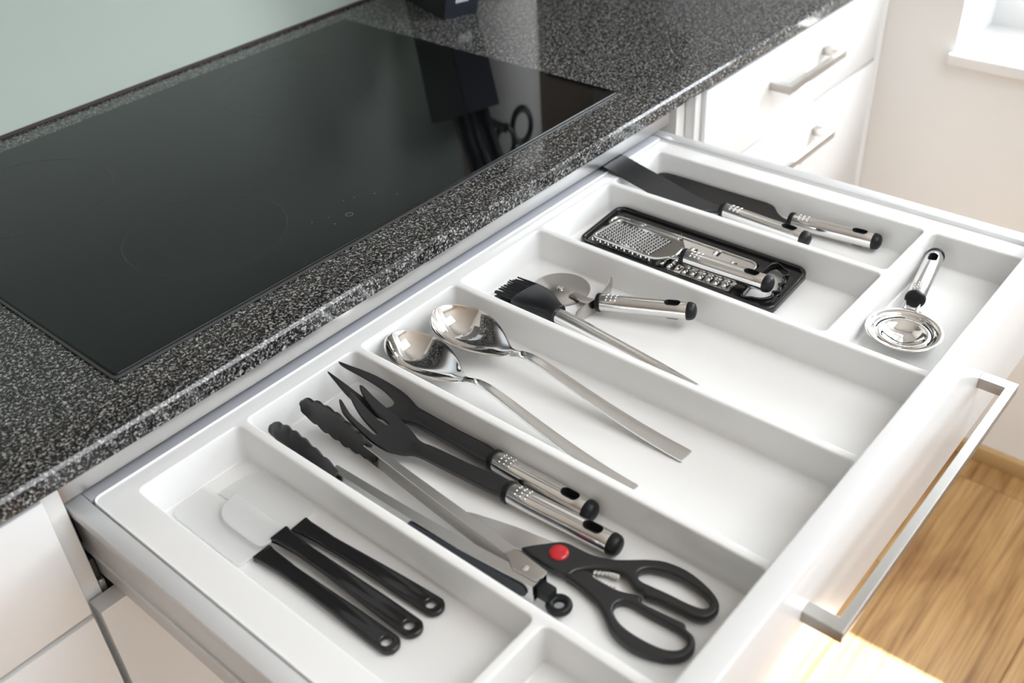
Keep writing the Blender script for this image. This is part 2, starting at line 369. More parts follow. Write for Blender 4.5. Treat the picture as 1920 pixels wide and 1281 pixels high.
# ------------------------------------------------------------------ the open drawer
RZ, TF = -66.0, -102.0           # tray rim and tray floor
dr = Thing('cutlery_pullout', 'white drawer pulled open with a long bar handle', 'drawer', (345, -270, -155))
dr.add('side_wall', box(-80, -68.5, -514, -16, -150, RZ+1.5, 1.6, 2), 'drawer_metal')
dr.add('side_cap', box(-84.5, -69.5, -514, -16, -76, RZ+1.7, 1.8, 2), 'drawer_metal')
dr.add('side_ledge', box(-81.6, -79.5, -514, -16, -124, -118, 0.5, 1), 'drawer_metal')
dr.add('side_wall', box(757, 774.5, -514, -16, -150, RZ+1.5, 1.6, 2), 'drawer_metal')
dr.add('back_wall', box(-68, 756.5, -38, -17, -150, RZ+0.8, 1.0, 2), 'drawer_back')
dr.add('bottom', box(-68, 756.5, -514, -39, -150, -136), 'carcass')
fp = dr.add('front_panel', box(-100.5, 815.3, -535.5, -515, -155.7, -28, 1.4, 3), 'lacquer')
bar_handle(dr, fp, 193, 535, -535.5, -78, 31, 12, 11)

# ------------------------------------------------------------------ cutlery tray
tr_ = Thing('cutlery_tray', 'white moulded cutlery tray with long compartments filling the drawer', 'cutlery tray', (345, -270, TF-3))
comps = [(-36, 65, -397, -58), (-36, 65, -503, -406), (74.5, 202, -503, -58), (211.5, 343.5, -503, -58), (353, 482, -503, -58), (491.5, 616.5, -400, -58), (626, 724, -400, -58), (491.5, 724, -503, -409.5)]
bev = 2.2
outer = rrect(-66, 750, -511, -40, 6, 4)
top = plate([outer]+[rrect(a-bev, b+bev, c-bev, d+bev, 6+bev, 5) for a, b, c, d in comps], RZ, RZ)
def ring_stack(rings):
    n = len(rings[0]); V = [p for r_ in rings for p in r_]; Fs = []
    for k in range(len(rings)-1):
        for i in range(n): Fs.append([k*n+i, k*n+(i+1) % n, (k+1)*n+(i+1) % n, (k+1)*n+i])
    return V, Fs
pieces = [top]
for a, b, c, d in comps:
    rings = []
    for k in range(5):
        th = math.radians(90*k/4); o_ = bev*(1-math.sin(th)); rings.append([(x_, y_, RZ-bev*(1-math.cos(th))) for x_, y_ in rrect(a-o_, b+o_, c-o_, d+o_, 6+o_, 5)])
    r2 = 2.0
    for k in range(4):
        th = math.radians(90*k/3); ins = 1.8+r2*(1-math.cos(th)); zz = TF+r2-r2*math.sin(th)
        rings.append([(x_, y_, zz) for x_, y_ in rrect(a+ins, b-ins, c+ins, d-ins, max(2.0, 6-ins), 5)])
    g = ring_stack(rings); n_r = len(rings[0]); g[1].append([(len(rings)-1)*n_r+i for i in range(n_r)]); pieces.append(g)
lip = []
for zz, o_ in ((RZ, 0), (RZ+1.6, .9), (RZ+1.9, 2.0), (RZ+1.2, 3.4), (RZ-4, 4.0), (RZ-12, 4.0)):
    lip.append([(x_, y_, zz) for x_, y_ in rrect(-66-o_*.45, 750+o_*.45, -511-o_*.3, -40+o_*.45, 6+o_*.45, 4)])
pieces.append(ring_stack(lip))
tm = tr_.add('tray_shell', join(*pieces), 'tray_plastic', merge=0.01, angle=50)

F = TF
# ------------------------------------------------------------------ shared steel grip used by seven utensils (axis +X, 0..112 mm)
def grip_meshes():
    tube = sweep([(x_, 0, 0) for x_ in (5, 6, 30, 60, 90, 102, 103)], [(9.0, 8.6), (9.4, 9.0), (9.5, 9.1), (9.5, 9.1), (9.5, 9.1), (9.4, 9.0), (9.0, 8.6)], 36)
    tm_ = mesh_of('grip', *tube)
    cut = mesh_of('cut', *plate([stadium(86, 0, 8.5, 4.7)], -14, 14, 0.0, 0))
    co = bpy.data.objects.new('cutter', cut); COL.objects.link(co)
    g = evaluated(tm_, [('BOOLEAN', dict(operation='DIFFERENCE', solver='EXACT', object=co))]); bpy.data.objects.remove(co); shade(g, 35); g.name = 'grip'
    col_ = mesh_of('collar', *sweep([(x_, 0, 0) for x_ in (0, .6, 1.6, 3, 5.6, 6.4)], [(7.6, 7.2), (9.2, 8.8), (10.0, 9.6), (10.2, 9.8), (10.2, 9.8), (9.4, 9.0)], 32))
    cap_ = mesh_of('cap', *sweep([(x_, 0, 0) for x_ in (102, 102.6, 105, 107.4, 109.4, 110.8, 111.7, 112)], [(9.2, 8.8), (9.7, 9.3), (9.7, 9.3), (9.2, 8.8), (8.2, 7.9), (6.4, 6.2), (3.8, 3.7), (.6, .6)], 32))
    lin = mesh_of('liner', *plate([stadium(86, 0, 8.6, 4.75), stadium(86, 0, 8.6, 4.1)], -8.6, 8.7, 0.1, 0))
    dots = []
    for i in range(3):
        for a in (-34, -12, 12, 34):
            th = math.radians(a); x_ = 13+i*5.2; c = (x_, 9.3*math.sin(th), 8.9*math.cos(th))
            dots.append(lathe([(0.0, 1.0), (0.8, 0.75), (1.3, 0.1), (1.4, -0.6)], 8, c) if a == 0 else xf(lathe([(0.0, 1.0), (0.8, 0.75), (1.3, 0.1), (1.4, -0.6)], 8), lambda p, th=th, c=c: (c[0]+p[0], c[1]+p[1]*math.cos(th)+p[2]*math.sin(th), c[2]-p[1]*math.sin(th)+p[2]*math.cos(th))))
    dm = mesh_of('dots', *join(*dots))
    for me, mt in ((g, 'steel'), (col_, 'rubber'), (cap_, 'rubber'), (lin, 'hole_black'), (dm, 'steel')): 
        me.materials.clear(); me.materials.append(MATS[mt])
    return g, col_, cap_, lin, dm
GRIP = grip_meshes()
def add_grip(t, p0, p1, up=(0, 0, 1)):
    a = Vector(p0); b = Vector(p1); x_ = (b-a).normalized(); y_ = Vector(up).cross(x_).normalized(); z_ = x_.cross(y_); s = (b-a).length/112.0
    M = Matrix((( x_.x*s, y_.x, z_.x, a.x/1000), (x_.y*s, y_.y, z_.y, a.y/1000), (x_.z*s, y_.z, z_.z, a.z/1000), (0, 0, 0, 1)))
    g, c, e, l, d = GRIP
    go = t.add('grip', g, None, matrix=M)
    t.add('collar', c, None, matrix=M); t.add('end_cap', e, None, matrix=M)
    for nm, me, k in (('hanging_hole', l, None), ('grip_dots', d, 'stuff')):
        o = bpy.data.objects.new(nm, me); COL.objects.link(o); o.parent = go
        if k: o['kind'] = k
    return go

# ------------------------------------------------------------------ three silicone scrapers in the left compartment
def scraper(label, top_c, end_c, blade, zb, zh0, zh1):
    t = Thing('spatula', label, 'spatula', (end_c[0], end_c[1], F), 'silicone spatulas')
    ax = Vector((end_c[0]-top_c[0], end_c[1]-top_c[1])); L = ax.length; ax /= L; nx = Vector((-ax.y, ax.x))
    hw = [(0, 8.0), (8, 7.9), (20, 7.2), (36, 6.5), (60, 6.7), (90, 7.5), (115, 8.3), (L-16, 8.8)]
    right = [(u, w_) for u, w_ in hw]; r = 8.8
    endp = [(L-r+r*math.sin(a), r*math.cos(a)) for a in [math.radians(d) for d in range(10, 171, 16)]]
    loop = smooth_loop(right+endp+[(u, -w_) for u, w_ in reversed(hw)], 3)
    loop = [(u, w_) for u, w_ in loop if u >= 0]
    g = plate([loop, circle(L-11, 0, 4.1, 18)], 0, 5.2, 1.7, 3)
    def place(p):
        u, w_, z_ = p; q = Vector(top_c)+ax*u+nx*w_; arch = 3.0*math.sin(math.pi*min(1, u/(L*.9)))*0.6
        return (q.x, q.y, F+zh0+(zh1-zh0)*u/L+z_*(1.0 if u > 30 else 1.15)+arch)
    t.add('handle', xf(g, place), 'gloss_black', label='glossy black handle')
    t.add('blade', xf(plate([smooth_loop(blade, 1)], 0, 2.4, 0.9, 2), lambda p: (p[0], p[1], F+zb(p[1])+p[2])), 'silicone', label='translucent white blade')
    return t
def rounded_poly(pts, n=5):
    """pts: (x, y, radius) corners"""
    out = []; N = len(pts)
    for i, (x_, y_, r) in enumerate(pts):
        p = Vector((x_, y_)); a = (Vector(pts[i-1][:2])-p).normalized(); b = (Vector(pts[(i+1) % N][:2])-p).normalized()
        for k in range(n+1):
            t = k/n; q = p+a*r*(1-t)**2+b*r*t**2
            out.append((q.x, q.y))
    return out
scraper('wide translucent spatula lying nearest the left side of the drawer', (-1.8, -166), (1.2, -320),
        rounded_poly([(-21.8, -66, 14), (17, -64, 3), (17, -164, 12), (-22, -164, 5)]), lambda y: 1.6, 1.2, 0.6)
scraper('narrow translucent spatula lying on top between the two wide ones', (17.8, -165), (21.8, -323),
        rounded_poly([(-1.8, -103, 22), (24.8, -100, 3), (25.5, -168, 4), (-1.5, -168, 9)]), lambda y: 8.0, 5.6, 0.6)
scraper('wide translucent spatula lying against the divider beside the tongs', (36.3, -166.8), (46.4, -322),
        rounded_poly([(18.6, -81, 4), (60, -83, 22), (60, -164, 8), (18.6, -166, 5)]), lambda y: 1.6, 1.2, 0.6)

# ------------------------------------------------------------------ serving fork, carving fork
def bent(g, prof, th):
    ys, zs = zip(*prof)
    return xf(g, lambda p: (p[0], p[1], sinterp(p[1], ys, zs)+p[2]*interp(p[1], *zip(*th))))
sf = Thing('serving_fork', 'black three-tined serving fork with a steel grip', 'fork', (167, -240, F))
loop3 = [(145.3, -101.4), (142.6, -104.5), (138.4, -112), (136.8, -119), (135.4, -131), (134.2, -145), (133.8, -155), (135.4, -169), (138.4, -177.3), (142.3, -185), (147.0, -190.5), (150.2, -201.4), (152.8, -231), (158.4, -284),
         (173.4, -280), (168.9, -238), (165.4, -199), (163.4, -190), (163.6, -182), (166.4, -172.8), (169.2, -158), (169.9, -146), (170.7, -131.8), (171.4, -117.8), (172.6, -105.1), (171.3, -101.4), (169.0, -102.6),
         (165.2, -110.5), (162.0, -122.1), (159.6, -136.6), (158.9, -148.8), (157.3, -151.4), (155.8, -148.2), (155.6, -138.6), (156.5, -127.6), (157.8, -116.4), (159.2, -104.4), (158.2, -101.6), (156.0, -103),
         (151.4, -112.9), (147.3, -125.5), (144.9, -138), (143.5, -149.2), (142.0, -151.5), (140.5, -148.6), (140.7, -138.7), (140.9, -128.8), (142.2, -117.8), (146.4, -104)]
sf.add('head', bent(plate([smooth_loop(loop3, 3)], -1.6, 1.6, 0.8, 2), [(-300, F+12), (-200, F+13.5), (-165, F+17), (-130, F+24), (-98, F+33.5)], [(-300, 1.9), (-215, 1.9), (-185, 1.2), (-90, 1)]), 'nylon')
sf.add('neck', sweep([(166.7, -284, F+10.5), (163, -245, F+11.2), (158.2, -208, F+13.0), (155.4, -190, F+14), (154, -178, F+14.8)], [(7.6, 4.6), (7.2, 4.2), (6.6, 3.6), (6.5, 3.0), (4, 1.8)], 20, 2.6), 'nylon')
add_grip(sf, (166.7, -281, F+10.2), (173.6, -394, F+10.2))
cf_ = Thing('carving_fork', 'black two-pronged carving fork with a steel grip beside the divider', 'fork', (193, -210, F))
loop2 = [(183.2, -61), (188, -72), (193.2, -84), (197.6, -97), (200.8, -114), (201.8, -128), (200.2, -140), (197.6, -150), (197.8, -162), (198.4, -204), (198.6, -246),
         (182.0, -248), (181.4, -207), (180.8, -170), (178.8, -158), (174, -149), (166.6, -138), (162.0, -124), (160.6, -108), (161.6, -92), (164, -78), (166.6, -64.5),
         (167.8, -66), (169.4, -86), (170.2, -104), (172.4, -121), (177.2, -129.6), (183, -131.6), (188.2, -127.5), (190.3, -113), (189, -98), (185.8, -82), (182.6, -68)]
cf_.add('head', bent(plate([smooth_loop([(x_-2.2, y_) for x_, y_ in loop2], 3)], -1.7, 1.7, 0.8, 2), [(-260, F+11), (-175, F+12), (-140, F+15), (-110, F+22), (-60, F+36)], [(-260, 1.9), (-165, 1.9), (-140, 1.2), (-60, 0.8)]), 'nylon')
cf_.add('neck', sweep([(188.6, -248, F+10.4), (187.8, -200, F+12), (187.2, -165, F+13), (187.1, -152, F+14)], [(7.8, 4.6), (7.4, 4.0), (7.0, 3.6), (4.5, 2.0)], 20, 2.6), 'nylon')
add_grip(cf_, (188.6, -246, F+10.4), (190.2, -357, F+10.4))

# ------------------------------------------------------------------ tongs
tg = Thing('tongs', 'steel locking tongs with black scalloped tips and a black hanging ring', 'tongs', (105, -240, F))
def tong_head(edge, bulge, hw0=16.0):
    nu, nt = 90, 16; V = []; Fs = []
    ex, ey = [e[0] for e in edge], [e[1] for e in edge]
    for i in range(nu+1):
        u = i/nu; y_ = ey[0]+(ey[-1]-ey[0])*u; x_ = sinterp(-y_, [-q for q in ey], ex)
        hw = interp(u, [0, .02, .06, .14, .3, .55, .8, 1], [4.0, 7.0, 9.5, 12.5, hw0, hw0+.6, hw0-3.0, 8.5])
        scal = 2.4*abs(math.sin(math.pi*(u-.04)*6.6)) if .04 < u < .95 else 0
        for j in range(nt+1):
            t = -1+2*j/nt
            V.append((x_+bulge*(1-t*t)*interp(u, [0, .1, .5, 1], [.25, .7, 1, .8]), y_, F+interp(u, [0, .5, 1], [22, 20.4, 15])+t*hw+math.copysign(scal*abs(t)**8, t)))
    for i in range(nu):
        for j in range(nt): a = i*(nt+1)+j; Fs.append([a, a+1, a+nt+2, a+nt+1])
    return V, Fs
def tong_arm(outer, depth, sgn, z0, z1, th=1.1):
    V = []; Fs = []; n = 8
    for (x_, y_), d in zip(outer, depth):
        for (dx, z_) in ((0, z0), (d, z0), (d, z0+th), (th, z0+th), (th, z1-th), (d, z1-th), (d, z1), (0, z1)): V.append((x_+sgn*dx, y_, z_))
    for k in range(len(outer)-1):
        for i in range(n): Fs.append([k*n+i, k*n+(i+1) % n, (k+1)*n+(i+1) % n, (k+1)*n+i])
    Fs += [list(range(n)), [(len(outer)-1)*n+i for i in range(n)]]
    return V, Fs
edgeA = [(87.5, -72), (89.6, -78), (90.0, -92), (89.2, -108), (88.4, -125), (88.0, -142), (88, -163)]
edgeB = [(124.5, -68), (127.0, -76), (127.8, -90), (128.0, -107), (127.6, -123), (127.2, -140), (126.6, -163)]
for e_, b_ in ((edgeA, -7.0), (edgeB, 3.6)):
    me = mesh_of('h', *tong_head(e_, b_), tg.o); me = evaluated(me, [('SOLIDIFY', dict(thickness=0.0022, offset=0.0))]); shade(me, 45); me.materials.clear()
    tg.add('tip', me, 'nylon', label='black scalloped tip')
za, zb_ = F+5, F+22.5
oa = [(86.2, -155), (86.6, -200), (87.0, -244), (88.6, -300), (91.6, -345), (93.6, -371)]
ob = [(130.6, -155), (126.6, -200), (122.8, -246), (118.6, -300), (114.4, -345), (111.2, -371)]
armA = tg.add('arm', tong_arm(oa, [7.0, 7.6, 8.6, 9.6, 10.0, 8.5], 1, za, zb_), 'steel_y', angle=30)
armB = tg.add('arm', tong_arm(ob, [6.6, 7.2, 8.2, 9.2, 10.4, 9.0], -1, za-.0, zb_+.3), 'steel_y', angle=30)
def side_pad(outer, sgn, y0, y1, zc, hh):
    xs = [-q[1] for q in outer]; ys = [q[0] for q in outer]
    g = plate([stadium(0, 0, (y0-y1)-2*hh, hh)], 0, 1.0, 0.45, 2)
    return xf(g, lambda p: (sinterp(-((y0+y1)/2+p[0]), xs, ys)+sgn*(p[2]+.55), (y0+y1)/2+p[0], zc+p[1]))
tg.add('grip_pad', side_pad(oa, -1, -246, -366, F+13.5, 6.2), 'grip_rubber', parent=armA)
tg.add('grip_pad', side_pad(ob, 1, -246, -366, F+13.5, 6.2), 'grip_rubber', parent=armB)
pv = tg.add('pivot_plate', plate([rounded_poly([(105.6, -333, 1), (114.6, -338, 2), (111.0, -372, 2), (98.6, -371, 3), (97.2, -348, 3), (101.5, -342, 1)])], zb_+.4, zb_+1.6, 0.4, 1), 'steel_blade')
tg.add('rivet', lathe([(3.0, 0), (2.8, .7), (1.8, 1.2), (0, 1.4)], 18, (103.8, -355.7, zb_+1.5)), 'steel_mirror', parent=pv)
tg.add('spring', sweep([(95.5, -337, F+13), (99.5, -331, F+13), (103.5, -337, F+13)], (1.0, 6), 8, 4), 'runner_dark')
tg.add('lock_tab', box(97.5, 108, -383, -360, F+7, F+18, 1.2, 2), 'rubber')
def torus(c, R, r, n=36, k=14):
    V = []; Fs = []
    for i in range(n):
        a = 2*math.pi*i/n
        for j in range(k):
            b = 2*math.pi*j/k; V.append((c[0]+(R+r*math.cos(b))*math.cos(a), c[1]+(R+r*math.cos(b))*math.sin(a), c[2]+r*math.sin(b)))
    for i in range(n):
        for j in range(k): Fs.append([i*k+j, ((i+1) % n)*k+j, ((i+1) % n)*k+(j+1) % k, i*k+(j+1) % k])
    return V, Fs
tg.add('hanging_ring', torus((102.4, -388.6, F+7), 7.0, 3.3), 'rubber')

# ------------------------------------------------------------------ two steel spoons
def spoon_mesh():
    L = 300.0; V = []; Fs = []; nt = 16
    st = [0, .3, 1.0, 2.2, 4, 7, 11, 16, 22, 29, 36, 43, 50, 57, 64, 71, 77, 82, 86, 90, 94, 98, 102, 106, 110, 115, 121, 128, 138, 152, 172, 195, 220, 245, 270, 289, 297, 300]
    for s in st:
        w_ = sinterp(s, [0, 1, 4, 9, 17, 27, 38, 50, 62, 74, 84, 92, 99, 108, 122, 150, 200, 250, 285, 300], [0.6, 6.0, 12.2, 18.4, 24.6, 28.6, 29.8, 28.8, 25.2, 19.2, 12.6, 8.0, 5.8, 5.0, 4.9, 5.4, 6.4, 7.5, 8.2, 8.4])
        rim = sinterp(s, [0, 20, 45, 70, 84, 93, 102, 112, 124, 140, 175, 220, 265, 300], [28.5, 26, 22.5, 19, 17.4, 17.6, 20, 23.6, 25.2, 24.0, 17.6, 9.6, 4.0, 2.2])
        dep = sinterp(s, [0, 4, 13, 25, 38, 52, 68, 80, 90, 98], [0, 6, 15, 19.4, 19.6, 17.2, 11.8, 6.6, 2.8, 0.6]) if s < 98 else 0.5
        for j in range(nt+1):
            t = -1+2*j/nt; V.append((s, t*w_, rim-dep*(1-abs(t)**2.3)))
    n = nt+1
    for i in range(len(st)-1):
        for j in range(nt): a = i*n+j; Fs.append([a, a+n, a+n+1, a+1])
    me = mesh_of('spoon', V, Fs)
    me = evaluated(me, [('SUBSURF', dict(levels=1, render_levels=1)), ('SOLIDIFY', dict(thickness=0.0017, offset=-1.0)), ('BEVEL', dict(width=0.0004, segments=2, limit_method='ANGLE', angle_limit=math.radians(50)))])
    shade(me, 50); return me
sp_me = spoon_mesh()
def split_mesh(me, test):
    bm = bmesh.new(); bm.from_mesh(me); bmesh.ops.delete(bm, geom=[f for f in bm.faces if not test(f.calc_center_median().x)], context='FACES')
    out = bpy.data.meshes.new('s'); bm.to_mesh(out); bm.free(); shade(out, 50); return out
bowl_me = split_mesh(sp_me, lambda x_: x_ <= .118); stem_me = split_mesh(sp_me, lambda x_: x_ > 0.118)
bowl_me.materials.clear(); stem_me.materials.clear(); bowl_me.materials.append(MATS['steel_mirror']); stem_me.materials.append(MATS['steel_y'])
def spoon(label, tip, end, roll=0.0):
    """tip and end: (x, y, z offset of the spoon's own base line)"""
    t = Thing('serving_spoon', label, 'spoon', ((tip[0]+end[0])/2, (tip[1]+end[1])/2, F), 'steel serving spoons')
    a, b = Vector(tip), Vector(end); x_ = (b-a).normalized(); y_ = Vector((0, 0, 1)).cross(x_).normalized(); z_ = x_.cross(y_)
    M = Matrix(((x_.x, y_.x, z_.x, a.x/1000), (x_.y, y_.y, z_.y, a.y/1000), (x_.z, y_.z, z_.z, a.z/1000), (0, 0, 0, 1))) @ Matrix.Rotation(math.radians(roll), 4, 'X')
    t.add('bowl', bowl_me, None, matrix=M, label='mirror polished bowl'); t.add('stem', stem_me, None, matrix=M, label='satin steel stem')
    return t
spoon('steel serving spoon lying beside the forks, half hidden by the other spoon', (247.5, -60.5, F+0.8), (237, -357, F+1.4), -9)
spoon('steel serving spoon lying uppermost in the spoon compartment', (301.5, -73, F+7.6), (300, -372, F+0.6), -2)

# ------------------------------------------------------------------ silicone pastry brush
br = Thing('pastry_brush', 'black silicone pastry brush with a slim steel handle', 'brush', (385, -230, F))
br.add('brush_head', sweep([(400.5, -106, F+12.8), (400, -110, F+12.8), (397.5, -124, F+13.4), (394.5, -138, F+14.2), (391.2, -152, F+13.4), (389.8, -158, F+12.8), (389.6, -160, F+12.8)],
    [(20.5, 5.6), (21.6, 6.6), (20.6, 8.2), (16.0, 9.6), (11.4, 10.2), (11.4, 10.2), (10.4, 9.4)], 28, 2.6), 'rubber')
br.add('handle', sweep([(389.8, -158, F+12), (388, -190, F+11), (385.4, -235, F+9.5), (382.6, -285, F+8), (380.4, -318, F+6.4), (379.8, -331, F+5.8)], [(8.6, 8.2), (8.6, 8.2), (8.0, 7.2), (7.4, 5.6), (7.0, 4.2), (6.4, 3.6)], 24), 'steel')
for rw in range(2):
    for i in range(15):
        u = (i+(.5 if rw else 0))/14.5; x0 = 381.5+38*u; jit = random.uniform(-.7, .7); ln = random.uniform(-1, 2)
        arc = 5.0*(1-(2*u-1)**2)
        br.add('bristle', sweep([(x0, -110+arc*.6, F+9.8+rw*5), (x0-0.5+jit*.5, -94, F+9.4+rw*5.0), (x0-.6+jit, -79-ln+arc*.4, F+8.0+rw*5.5+jit)], [(1.4, 1.4), (1.3, 1.3), (.9, .9)], 6), 'rubber', angle=60)

# ------------------------------------------------------------------ pizza cutter
pc = Thing('pizza_cutter', 'steel pizza cutter with a round blade and a finger guard', 'pizza cutter', (440, -170, F))
wc = Vector((443, -120, F+1.4)); tilt = Matrix.Identity(3)
def tl(p): q = tilt @ Vector(p); return tuple(q+wc)
pc.add('wheel', xf(lathe([(0, .9), (30, .9), (32.4, .1), (32.4, -.1), (30, -.9), (0, -.9)], 72), tl), 'guard_steel', angle=20, label='round steel blade')
pc.add('axle_pin', xf(lathe([(3.4, .9), (3.2, 2.0), (2.4, 2.6), (1.6, 2.7), (1.5, 2.2), (0, 2.1)], 20), tl), 'steel_mirror')
pc.add('yoke', sweep([(440.5, -138, F+3.4), (439, -148, F+3.8), (436.8, -157, F+5.6), (433.8, -167, F+9.4), (431.2, -176, F+13)], [(5.4, .9), (5.6, 1.0), (5.6, 1.2), (5.4, 1.5), (5, 2.2)], 14, 4), 'guard_steel')
pth = smooth_loop([(470.5, -168.5), (463, -171.5), (452, -175.4), (441, -177.0), (430, -177.2), (419, -176), (408, -174.2), (398.5, -175.2)], 4, False)
pc.add('finger_guard', sweep([(x_, y_, F+9.0+interp(x_, [398, 430, 469], [0, 1.2, 5.5])) for x_, y_ in pth], [(0.9, interp(k, [0, 1, 2.5, len(pth)-3.5, len(pth)-2, len(pth)-1], [5.4, 7.8, 9.2, 8.6, 7.0, 4.8])) for k in range(len(pth))], 12, 5), 'guard_steel')
add_grip(pc, (430.8, -177.5, F+14), (465.4, -277, F+23))

# ------------------------------------------------------------------ grater set: black frame with steel inserts
gs = Thing('grater_frame', 'glossy black grater frame holding stamped steel plates', 'grater', (573, -201, F))
gs.warp = lambda p: (p[0]-8.6*(p[0]-527)/93, p[1], p[2]+7.2*(p[0]-527)/93+.3)   # its right edge rests on the curve at the foot of the divider
wav = [(606, -288), (606, -302), (602, -309), (596, -311), (592, -307.5), (588, -311.5), (581, -313.5), (577, -310), (572, -314), (565, -314.5), (561, -311), (556, -313.5), (549, -312.5), (543, -307), (540, -298), (541, -288)]
op = smooth_loop(wav, 3)
fr_ = gs.add('frame_body', plate([rrect(527.5, 619.5, -326, -78, 13, 6), rrect(537, 573.5, -272, -86, 4, 4), rrect(577, 602, -276, -86, 5, 4), op, circle(561, -320.4, 2.0, 14)], F+.2, F+6.0, 1.2, 2), 'gloss_black')
gs.add('outer_rim', plate([rrect(526.5, 620.5, -327, -77, 14, 6), rrect(532, 615, -321.5, -82.5, 9, 6)], F+.4, F+10.0, 2.5, 4), 'gloss_black')
gs.add('grip_rim', plate([[(573+(x_-573)*1.07, -300+(y_+300)*1.2) for x_, y_ in op], op], F+.6, F+9.4, 0.9, 2), 'gloss_black')
ins = gs.add('slicer_plate', plate([rrect(576.5, 602.5, -276.5, -85.5, 11, 6)], F+5.4, F+6.6, 0.4, 1), 'steel_blade', label='long steel slicing plate')
gs.add('plate_rim', plate([rrect(576.5, 602.5, -276.5, -85.5, 11, 6), rrect(579, 600, -274, -88, 9, 6)], F+6.3, F+8.0, 0.6, 2), 'steel_mirror', parent=ins)
ins2 = gs.add('shredder_plate', plate([rrect(536.5, 574, -272.5, -178, 4, 4)], F+5.4, F+6.6, 0.4, 1), 'steel_blade', label='steel shredding plate with raised loops')
ins3 = gs.add('fine_plate', plate([rrect(536.5, 574, -174, -85.5, 4, 4)], F+5.4, F+6.6, 0.4, 1), 'steel_blade', label='fine steel grating plate')
def dome(cx_, cy_, z_, a, b, h, n=10):
    return xf(lathe([(1, -.25), (.94, .25), (.75, .68), (.4, .94), (0, 1)], n), lambda p: (cx_+p[0]*a, cy_+p[1]*b, z_+p[2]*h))
for r_ in range(9):
    for c_ in range(3):
        x_, y_ = 542.5+c_*11.6+(0 if r_ % 2 else 2.4), -185.5-r_*9.8
        lo = gs.add('raised_loop', dome(x_, y_, F+6.6, 5.3, 3.3, 3.2), 'steel_mirror', parent=ins2)
        gs.add('slot', xf(plate([stadium(0, 0, 5.6, 1.0, 5)], 0, .3, .1, 0), lambda p: (x_+p[0], y_-3.3+p[1], F+6.6+p[2])), 'hole_black', parent=ins2)
for r_ in range(7):
    gs.add('raised_loop', dome(585+(r_ % 2)*9, -100-r_*25, F+6.6, 5.6, 3.2, 3.0), 'steel_mirror', parent=ins)
    gs.add('slot', plate([stadium(585+(r_ % 2)*9, -104-r_*25, 7, 1.2, 5)], F+6.6, F+6.9, .1, 0), 'hole_black', parent=ins)
sp = []
for r_ in range(15):
    for c_ in range(7): sp.append(lathe([(1.9, 0), (1.3, .9), (.9, 2.4), (0.2, 3.0)], 6, (541+c_*4.9+(r_ % 2)*2, -91-r_*5.6, F+6.5)))
gs.add('spikes', join(*sp), 'steel_mirror', parent=ins3, kind='stuff')

# ------------------------------------------------------------------ hand grater lying on the frame
hg = Thing('hand_grater', 'flat steel hand grater with a steel grip lying on the black frame', 'grater', (555, -205, F+10))
P0, P1, P2, P3 = Vector((533.5, -93.5)), Vector((584.5, -97.5)), Vector((578.5, -192)), Vector((530.5, -185))
out_ = rounded_poly([(533.5, -93.5, 7), (584.5, -97.5, 7), (579.5, -187, 9), (568, -196.5, 6), (546, -198.5, 6), (530.0, -182, 9)])
def zg(y): return F+15.2+2.2*(-95-y)/100
hp = hg.add('grating_plate', xf(plate([out_], 0, 1.0, 0.3, 1), lambda p: (p[0], p[1], zg(p[1])+p[2])), 'steel_blade')
cxg, cyg = sum(p[0] for p in out_)/len(out_), sum(p[1] for p in out_)/len(out_)
inn = [(cxg+(x_-cxg)*.93, cyg+(y_-cyg)*.96) for x_, y_ in out_]
hg.add('plate_rim', xf(plate([out_, inn], -.8, 2.2, 0.8, 2), lambda p: (p[0], p[1], zg(p[1])+p[2])), 'steel_mirror')
teeth, holes = [], []
for r_ in range(17):
    for c_ in range(9):
        u = (c_+.5+(.5 if r_ % 2 else 0))/9.6; vv = .05+.80*r_/16
        q = P0.lerp(P1, .1+.82*u*.98).lerp(P3.lerp(P2, .1+.82*u*.98), vv); zz = zg(q.y)+1.0
        holes.append(xf(plate([circle(q.x, q.y, 1.85, 8)], 0, .15, 0.0, 0), lambda p: (p[0], p[1], zz+p[2])))
        teeth.append(xf(lathe([(1, 0), (.8, .7), (0.2, 1.0)], 8), lambda p: (q.x+p[0]*1.7, q.y+1.7+p[1]*.8, zz+p[2]*1.3)))
hg.add('holes', join(*holes), 'hole_black', parent=hp, kind='stuff'); hg.add('teeth', join(*teeth), 'steel_mirror', parent=hp, kind='stuff')
for x0, x1 in ((543, 545.5), (569, 552)):
    hg.add('wire', sweep([(x0, -194, zg(-194)+.6), ((x0+x1)/2, -202, F+19), (x1, -212, F+21.5)], (1.6, 1.6), 10), 'steel_mirror')
add_grip(hg, (548.2, -206.5, F+21.4), (552.0, -314.5, F+22.6))

# ------------------------------------------------------------------ two long turners in the right-hand compartment
k1 = Thing('palette_knife', 'black palette knife with a steel grip leaning out over the back of the tray', 'palette knife', (668, -200, F), 'black palette knives')
lp1 = rounded_poly([(637, -14, 3), (678, -14, 3), (675.5, -150, 16), (680.0, -171, 3), (680, -182, 1), (671.0, -182, 1), (666, -172, 4), (636, -150, 26)])
def z1(y): return -58.6+.215*(y+33) if y < -33 else -58.6
dense = [p for a, b in zip(lp1, lp1[1:]+lp1[:1]) for p in [tuple(Vector(a).lerp(Vector(b), t/6)) for t in range(6)]]
k1.add('blade', xf(plate([dense], -.9, .9, 0.5, 1), lambda p: (p[0], p[1], z1(p[1])+p[2])), 'nylon')
add_grip(k1, (676, -179, F+12.6), (670.5, -296, F+12.4))
k2 = Thing('palette_knife', 'black palette knife with a steel grip lying flat against the compartment wall', 'palette knife', (705, -210, F), 'black palette knives')
